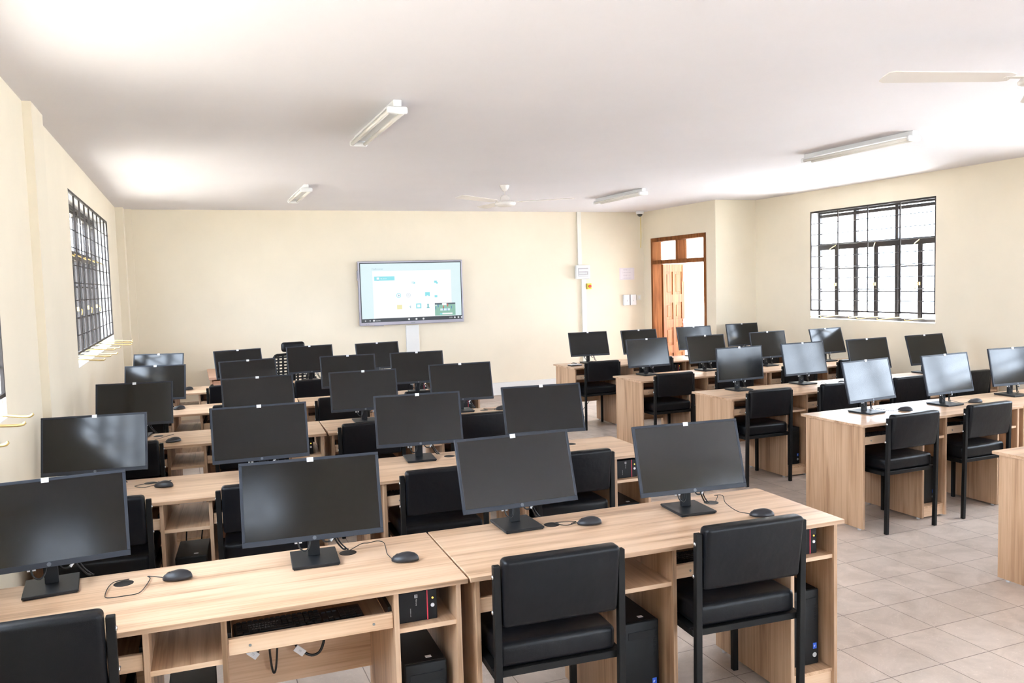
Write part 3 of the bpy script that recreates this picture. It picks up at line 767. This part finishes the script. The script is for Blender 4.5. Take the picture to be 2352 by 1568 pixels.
# ------------------------------------------------------------------ ceiling fans
def make_fan():
    r = empty('ceiling_fan'); zd = -.185
    b = MB(); b.lathe([(0, 0), (.05, 0), (.055, -.01), (.035, -.05), (.018, -.07), (0, -.07)], n=28); b.build('canopy', fan_m, r)
    b = MB(); b.cyl((0, 0, -.06), (0, 0, zd+.03), .011); b.build('down_rod', fan_m, r)
    b = MB(); b.lathe([(0, .075), (.035, .072), (.05, .05), (.056, .012), (.098, .004), (.118, -.016), (.112, -.036), (.07, -.05), (0, -.053)], n=36, mtx=Matrix.Translation((0, 0, zd))); b.build('motor_housing', fan_m, r)
    for k in range(3):
        b = MB(); L = .77
        b.box(.085, .2, -.016, .016, -.004, .002, None, .001, seg=1)
        pts = [(.16, -.045), (.20, -.055), (L-.03, -.066), (L-.005, -.05), (L, 0), (L-.005, .05), (L-.03, .062), (.20, .05), (.16, .03)]
        b.prism(pts, .004, mtx=Matrix.Rotation(math.radians(9), 4, 'X'))
        for x, y in ((.175, .02), (.175, -.02), (.19, 0)): b.cyl((x, y, -.006), (x, y, -.001), .006, n=10)
        b.build('blade', fan_m, r, loc=(0, 0, zd-.006), rot=(0, math.radians(-1.0), 2*PI*k/3))
    return r
fan = make_fan(); fan.location = (3.29, 8.55, ZC); fan.rotation_euler = (0, 0, math.radians(-29))
tag(fan, 'cream three-blade ceiling fan near the far wall', 'ceiling fan', 'ceiling fans')
f2 = dup(fan); f2.location = (3.75, 2.72, ZC); f2.rotation_euler = (0, 0, math.radians(160.5))
tag(f2, 'cream ceiling fan cut off at the upper right edge, one blade showing', 'ceiling fan', 'ceiling fans')

# ------------------------------------------------------------------ fluorescent battens
def make_batten():
    r = empty('tube_light'); L = 1.2
    b = MB(); b.box(-.024, .024, -L/2, L/2, -.035, 0, None, .004, seg=2); b.box(-.055, .055, -L/2+.05, L/2-.05, -.042, -.034, None, .002, seg=1); b.build('batten_body', whitepl, r)
    for s in (-1, 1):
        b = MB(); y = s*(L/2-.015)
        b.box(-.062, .062, y-.016, y+.016, -.078, -.035, None, .014, seg=3); b.build('end_cap', whitepl, r)
        b = MB(); b.cyl((s*.044, -L/2+.03, -.06), (s*.044, L/2-.03, -.06), .013, n=16); b.build('tube', tube_m, r)
    return r
lt = make_batten(); first = True
for x, y, lab in [(1.18, 5.35, 'twin tube light on the ceiling, nearest left one'), (1.19, 9.38, 'small twin tube light on the ceiling near the far wall, left'),
                  (5.22, 5.42, 'twin tube light on the ceiling, right side above the right desks'), (5.08, 9.22, 'pale twin tube light on the ceiling near the far right corner')]:
    o = lt if first else dup(lt); first = False
    o.location = (x, y, ZC); tag(o, lab, 'tube light', 'ceiling tube lights')

# ------------------------------------------------------------------ wall display
tv = empty('wall_display', (3.0, YF, 1.24)); W_, H_ = 1.54, .91
b = MB(); b.box(-W_/2, W_/2, -.085, -.03, 0, H_, None, .006, seg=2); b.build('display_frame', tvgrey, tv)
b = MB(); b.box(-W_/2+.022, W_/2-.022, -.088, -.084, .045, H_-.022); b.build('black_border', tvblack, tv)
b = MB(); b.box(-.25, .25, -.03, 0, .25, .7); b.build('wall_bracket', blackmetal, tv)
UI_w = emit_mat('ui_white', (1, 1, 1), .52); UI_p = emit_mat('ui_pale_cyan', (.80, .98, 1.0), .47); UI_c = emit_mat('ui_cyan', (.28, .93, 1.0), .42); UI_b = emit_mat('ui_blue', (.1, .35, .8), .3)
UI_g = emit_mat('ui_grey_blue', (.5, .72, .85), .38); UI_y = emit_mat('ui_yellow', (1, .93, .45), .45); UI_f = emit_mat('ui_pitch', (.30, .62, .46), .42); UI_d = emit_mat('ui_dark', (.12, .2, .25), .2); UI_t = emit_mat('ui_teal', (.05, .65, .7), .35)
b = MB(); sx0, sx1, sz0, sz1 = -W_/2+.034, W_/2-.034, .098, H_-.036
SW, SH = sx1-sx0, sz1-sz0
def P(u0, u1, v0, v1, m, d=0):      # u from left, v from top (fractions)
    b.box(sx0+u0*SW, sx0+u1*SW, -.0885-d*.0004, -.0882-d*.0004+.0002, sz1-v1*SH, sz1-v0*SH, m)
def DISC(u, v, r, m, d=1): b.cyl((sx0+u*SW, -.0884-d*.0004, sz1-v*SH), (sx0+u*SW, -.0887-d*.0004, sz1-v*SH), r, m, 20)
P(0, 1, 0, 1, UI_p); P(.115, .90, .135, 1, UI_w, 1)
b.text('FileBrowser', .034, UI_g, Matrix.Translation((sx0+.11*SW, -.0897, sz1-.11*SH)) @ RX90)
P(.13, .33, .235, .31, UI_c, 2); P(.155, .178, .25, .29, UI_w, 3); P(.155, .178, .29, .298, UI_b, 3)
b.text('My device', .022, UI_w, Matrix.Translation((sx0+.192*SW, -.0901, sz1-.285*SH)) @ RX90)
b.text('Storage', .02, UI_p, Matrix.Translation((sx0+.16*SW, -.0901, sz1-.385*SH)) @ RX90)
for u, v, m in ((.51, .355, UI_p), (.74, .355, UI_c), (.74, .625, UI_c)): P(u-.014, u+.014, v-.02, v+.02, m, 2)
P(.51, .532, .35, .38, UI_c, 2); P(.745, .763, .36, .39, UI_c, 2)
DISC(.365, .59, .034, UI_c, 2); DISC(.365, .59, .026, UI_w, 3); DISC(.365, .59, .013, UI_g, 4)
DISC(.462, .59, .031, UI_g, 2); DISC(.462, .59, .027, UI_w, 3); DISC(.462, .59, .014, UI_g, 4); DISC(.462, .59, .010, UI_w, 5)
P(.63, .678, .545, .62, UI_c, 2); P(.645, .663, .605, .622, UI_w, 3)
P(.345, .395, .765, .845, UI_y, 2); P(.462, .485, .79, .815, UI_p, 2); P(.475, .482, .785, .83, UI_g, 2)
P(.535, .587, .75, .84, UI_c, 2); P(.546, .576, .768, .822, UI_w, 3)
DISC(.656, .775, .011, UI_t, 2); P(.65, .662, .78, .83, UI_t, 2); P(.642, .670, .828, .84, UI_t, 2)
P(.725, .937, .755, .99, UI_f, 2); P(.725, .937, .755, .785, UI_d, 3); P(.80, .845, .76, .80, UI_w, 4); P(.78, .88, .86, .90, UI_p, 3); P(.775, .80, .95, .972, UI_c, 4); P(.80, .905, .945, .97, UI_w, 4); DISC(.737, .795, .010, UI_w, 5)
for u, v, m in ((.735, .85, UI_b), (.76, .81, UI_b), (.812, .83, red_b), (.812, .87, UI_b), (.858, .80, red_b), (.85, .88, UI_b), (.897, .84, UI_b)): P(u-.004, u+.004, v-.025, v+.025, m, 5)
zt = .070
for x, rr in ((-.69, .008), (-.625, .008), (-.57, .013), (-.06, .014), (.05, .014), (.155, .014), (.63, .012), (.685, .012), (.735, .012)): b.cyl((x, -.088, zt), (x, -.0890, zt), rr, UI_w, 14)
b.text('Source', .026, UI_w, Matrix.Translation((-.55, -.0890, zt-.009)) @ RX90); b.text('12:29', .024, UI_w, Matrix.Translation((.54, -.0890, zt-.008)) @ RX90)
b.build('screen_picture', UI_w, tv)
b = MB(); b.box(-.03, .03, -.0865, -.0845, .015, .024); b.box(-.69, -.67, -.0865, -.0845, .014, .02); b.box(-.66, -.64, -.0865, -.0845, .014, .02); b.build('front_ports', greypl, tv)
b = MB(); b.box(-W_/2-.012, -W_/2, -.075, -.04, .64, .78, None, .004); b.box(-.56, -.43, -.08, -.05, -.008, 0); b.build('side_grip', tvgrey, tv)
tag(tv, 'large grey-framed wall screen showing a pale file browser on the far wall', 'screen')

def wallbox(name, a, m, lab, cat, bev=.002, group=None):
    o = box(name, a, m, None, bev); tag(o, lab, cat, group); return o
wallbox('cable_trunking', (2.905, 3.095, YF-.04, YF, .096, 1.22), white_m, 'broad white cable trunking running down below the wall screen', 'cable trunking')
wallbox('cable_trunking', (3.11, 6.80, YF-.032, YF-.0015, .097, .285), white_m, 'low white trunking running along the foot of the far wall', 'cable trunking')
wallbox('conduit', (5.69, 5.755, YF-.03, YF, 2.04, ZC), offwhite, 'cream vertical conduit between ceiling and fuse box', 'conduit')
wallbox('conduit', (5.745, 5.82, YF-.03, YF, .286, 1.815), offwhite, 'cream vertical conduit running down below the fuse box', 'conduit')
db = empty('distribution_box', (5.755, YF, 1.82))
box('box_body', (-.12, .12, -.07, 0, 0, .215), whitepl, db, .012); box('window_flap', (-.085, .085, -.074, -.0705, .04, .175), mat('flap_grey', (.42, .40, .40), .3), db)
b = MB(); b.box(-.08, .08, -.079, -.0745, .12, .15); b.box(-.08, .08, -.077, -.0745, .05, .06)
for k in range(6): b.box(-.07+.022*k, -.056+.022*k, -.079, -.0745, .075, .105)
b.build('breakers', whitepl, db)
tag(db, 'white fuse box on the far wall, above the emergency switch', 'fuse box')
eb = empty('emergency_switch', (5.87, YF, 1.705)); box('switch_box', (-.035, .035, -.05, 0, -.045, .045), yellow_m, eb, .004)
b = MB(); b.cyl((0, -.05, 0), (0, -.075, 0), .022); b.build('red_button', red_b, eb)
tag(eb, 'small yellow emergency switch with red button beside the conduit', 'switch')
nt = empty('notice', (6.565, YF-.002, 1.885)); box('paper_sheet', (-.135, .135, -.001, 0, -.095, .095), paper, nt)
b = MB()
for z_, s_, t_ in ((.055, .03, 'KIHBT 1.2'), (.012, .024, 'LABORATORY'), (-.035, .03, 'KIHBT 1.2'), (-.078, .024, 'LABORATORY')): b.text(t_, s_, ink, Matrix.Translation((0, -.0016, z_)) @ RX90, 'CENTER', .0003)
for z_ in (.088, -.088): b.box(-.125, .125, -.0018, -.0012, z_-.0012, z_+.0012, ink)
for x_ in (-.12, .12): b.box(x_-.0012, x_+.0012, -.0018, -.0012, -.088, .088, ink)
b.build('printed_lines', ink, nt)
tag(nt, 'printed paper notice taped to far wall near the corner', 'notice')
for x_, lab in ((6.535, 'white dispenser-like wall switch box, left of the pair below the notice'), (6.655, 'white wall switch box, right of the pair below the notice')):
    e = empty('fan_regulator', (x_, YF, 1.465)); box('regulator_body', (-.052, .052, -.045, 0, -.085, .085), whitepl, e, .005)
    b = MB(); b.cyl((.01, -.045, -.01), (.01, -.06, -.01), .014); b.build('regulator_knob', whitepl, e); box('dark_slot', (.048, .0535, -.035, -.01, -.07, .07), greypl, e)
    tag(e, lab, 'wall switch', 'switch boxes below the notice')
e = empty('light_switch', (6.775, YF, 1.50)); box('switch_plate', (-.043, .043, -.012, 0, -.043, .043), offwhite, e, .003); box('rocker', (-.015, .015, -.017, -.012, -.02, .02), whitepl, e, .002)
tag(e, 'small flat light switch plate nearest the corner', 'light switch')
cc = empty('dome_camera', (6.70, 11.50, ZC))
b = MB(); b.lathe([(0, 0), (.062, 0), (.062, -.03), (.055, -.045), (.045, -.048), (0, -.048)]); b.build('camera_housing', whitepl, cc)
b = MB(); b.lathe([(.042, -.046), (.040, -.062), (.028, -.080), (.012, -.088), (0, -.09)]); b.build('camera_dome', darkglass, cc)
tag(cc, 'white dome security camera on the ceiling in the far corner', 'security camera')
b = MB(); b.tube([(6.83, YF-.004, 2.80), (6.835, YF-.004, 2.5), (6.825, YF-.004, 2.3)], .004, yellow_m); 
tag(b.build('wire', offwhite), 'thin loose wire hanging down the far corner below the camera', 'wire')

# ------------------------------------------------------------------ teacher's desk and mesh chair
td = empty('teacher_desk', (.475, 11.02, 0))
box('desktop', (-.30, .30, -.60, .60, .735, .765), wood_red, td, .003)
box('side_panel', (-.27, -.252, -.56, .56, 0, .735), wood_red, td); box('side_panel', (.252, .27, -.56, .56, 0, .735), wood_red, td)
for i_ in range(2): box('drawer', (-.25, .20, -.575, -.555, .60-.18*i_, .72-.18*i_), wood_red, td, .003)
b = MB(); b.cyl((-.27, -.60, .66), (-.27, -.562, .66), .022); b.build('drawer_lock', blackplastic, td)
box('back_panel', (-.252, .252, .54, .555, .2, .735), wood_red, td)
tag(td, "pinkish-brown teacher's desk against the far wall", 'desk')
oc = empty('mesh_office_chair', (1.09, 10.45, 0), math.radians(8))
b = MB()
for k in range(5):
    a = 2*PI*k/5+.3; b.tube([(0, 0, .11), (.15*math.cos(a), .15*math.sin(a), .10), (.29*math.cos(a), .29*math.sin(a), .07)], .018); 
b.build('star_base', blackplastic, oc)
for k in range(5):
    a = 2*PI*k/5+.3; b = MB(); x_, y_ = .29*math.cos(a), .29*math.sin(a); b.cyl((x_, y_-.02, .028), (x_, y_+.02, .028), .028); b.cyl((x_, y_, .04), (x_, y_, .075), .008); b.build('caster', blackplastic, oc)
b = MB(); b.cyl((0, 0, .1), (0, 0, .44), .025); b.build('gas_column', blackmetal, oc)
b = MB(); b.box(-.24, .24, -.24, .24, .45, .52, None, .03, seg=3); b.build('seat', leather, oc)
for s_ in (-1, 1):
    b = MB(); b.tube([(s_*.22, 0, .46), (s_*.29, 0, .48), (s_*.29, .02, .68)], .014); b.box(s_*.29-.035, s_*.29+.035, -.12, .12, .68, .705, None, .01); b.build('armrest', blackplastic, oc)
# backrest: frame and slotted lattice, leaning back, facing away from camera
b = MB(); by = -.22
ol = [(-.23, .58), (-.25, .75), (-.22, .98), (-.12, 1.01), (.12, 1.01), (.22, .98), (.25, .75), (.23, .58), (0, .55)]
b.tube([(x_, by-.10*(z_-.55), z_) for x_, z_ in ol]+[(ol[0][0], by-.003, ol[0][1])], .017, n=8, sub=4)
b.build('backrest_frame', blackplastic, oc)
b = MB()
for j in range(11):
    z_ = .60+.038*j; wv = .215-.0004*(j-5)**2
    b.box(-wv, wv, by-.10*(z_-.55)-.004, by-.10*(z_-.55)+.004, z_-.010, z_+.010)
for x_ in (-.17, -.115, -.06, 0, .06, .115, .17):
    vs = b.box(x_-.012, x_+.012, by-.004, by+.004, .57, 1.0)
    for v in vs: v.co.y -= .10*(v.co.z-.55)
b.build('backrest_mesh', meshm, oc)
b = MB(); b.box(-.14, .14, by-.12, by-.04, 1.045, 1.16, None, .035, seg=4); b.build('headrest', leather, oc)
b = MB(); b.tube([(0, by-.0, .5), (0, by-.09, .75), (0, by-.10, 1.0), (0, by-.085, 1.1)], .017); b.build('back_spine', blackplastic, oc)
tag(oc, "black mesh office chair with headrest, right of the teacher's desk", 'office chair')

# small items on the farthest right desk
e = empty('tablet', (4.40, 9.19, DH), .05); box('tablet_body', (-.075, .075, -.05, .05, 0, .012), blackplastic, e, .002); box('tablet_cover', (-.073, .073, -.048, .048, .0121, .018), whitepl, e, .001)
tag(e, 'thin white-topped black device lying at left end of farthest right desk', 'tablet')
b = MB(); b.tube([(4.36, 9.20, DH+.022), (4.39, 9.22, DH+.035), (4.42, 9.18, DH+.03), (4.44, 9.21, DH+.024), (4.40, 9.23, DH+.022), (4.37, 9.19, DH+.022)], .003, cable_m)
tag(b.build('coiled_cable', cable_m), 'small coil of black cable on top of the white device', 'cable')
e = empty('power_cable', (4.86, 9.62, 0)); b = MB(); b.tube([(0, 0, .60), (0, -.02, .40), (-.05, -.03, .26), (-.22, -.08, .10), (-.28, -.12, .02)], .004); b.tube([(-.25, -.02, .5), (-.27, -.02, .25), (-.22, -.05, .12), (-.17, -.08, .03)], .003); b.build('cable', cable_m, e)
tag(e, 'black cables hanging to the floor behind the chair, farthest right desk', 'cable')
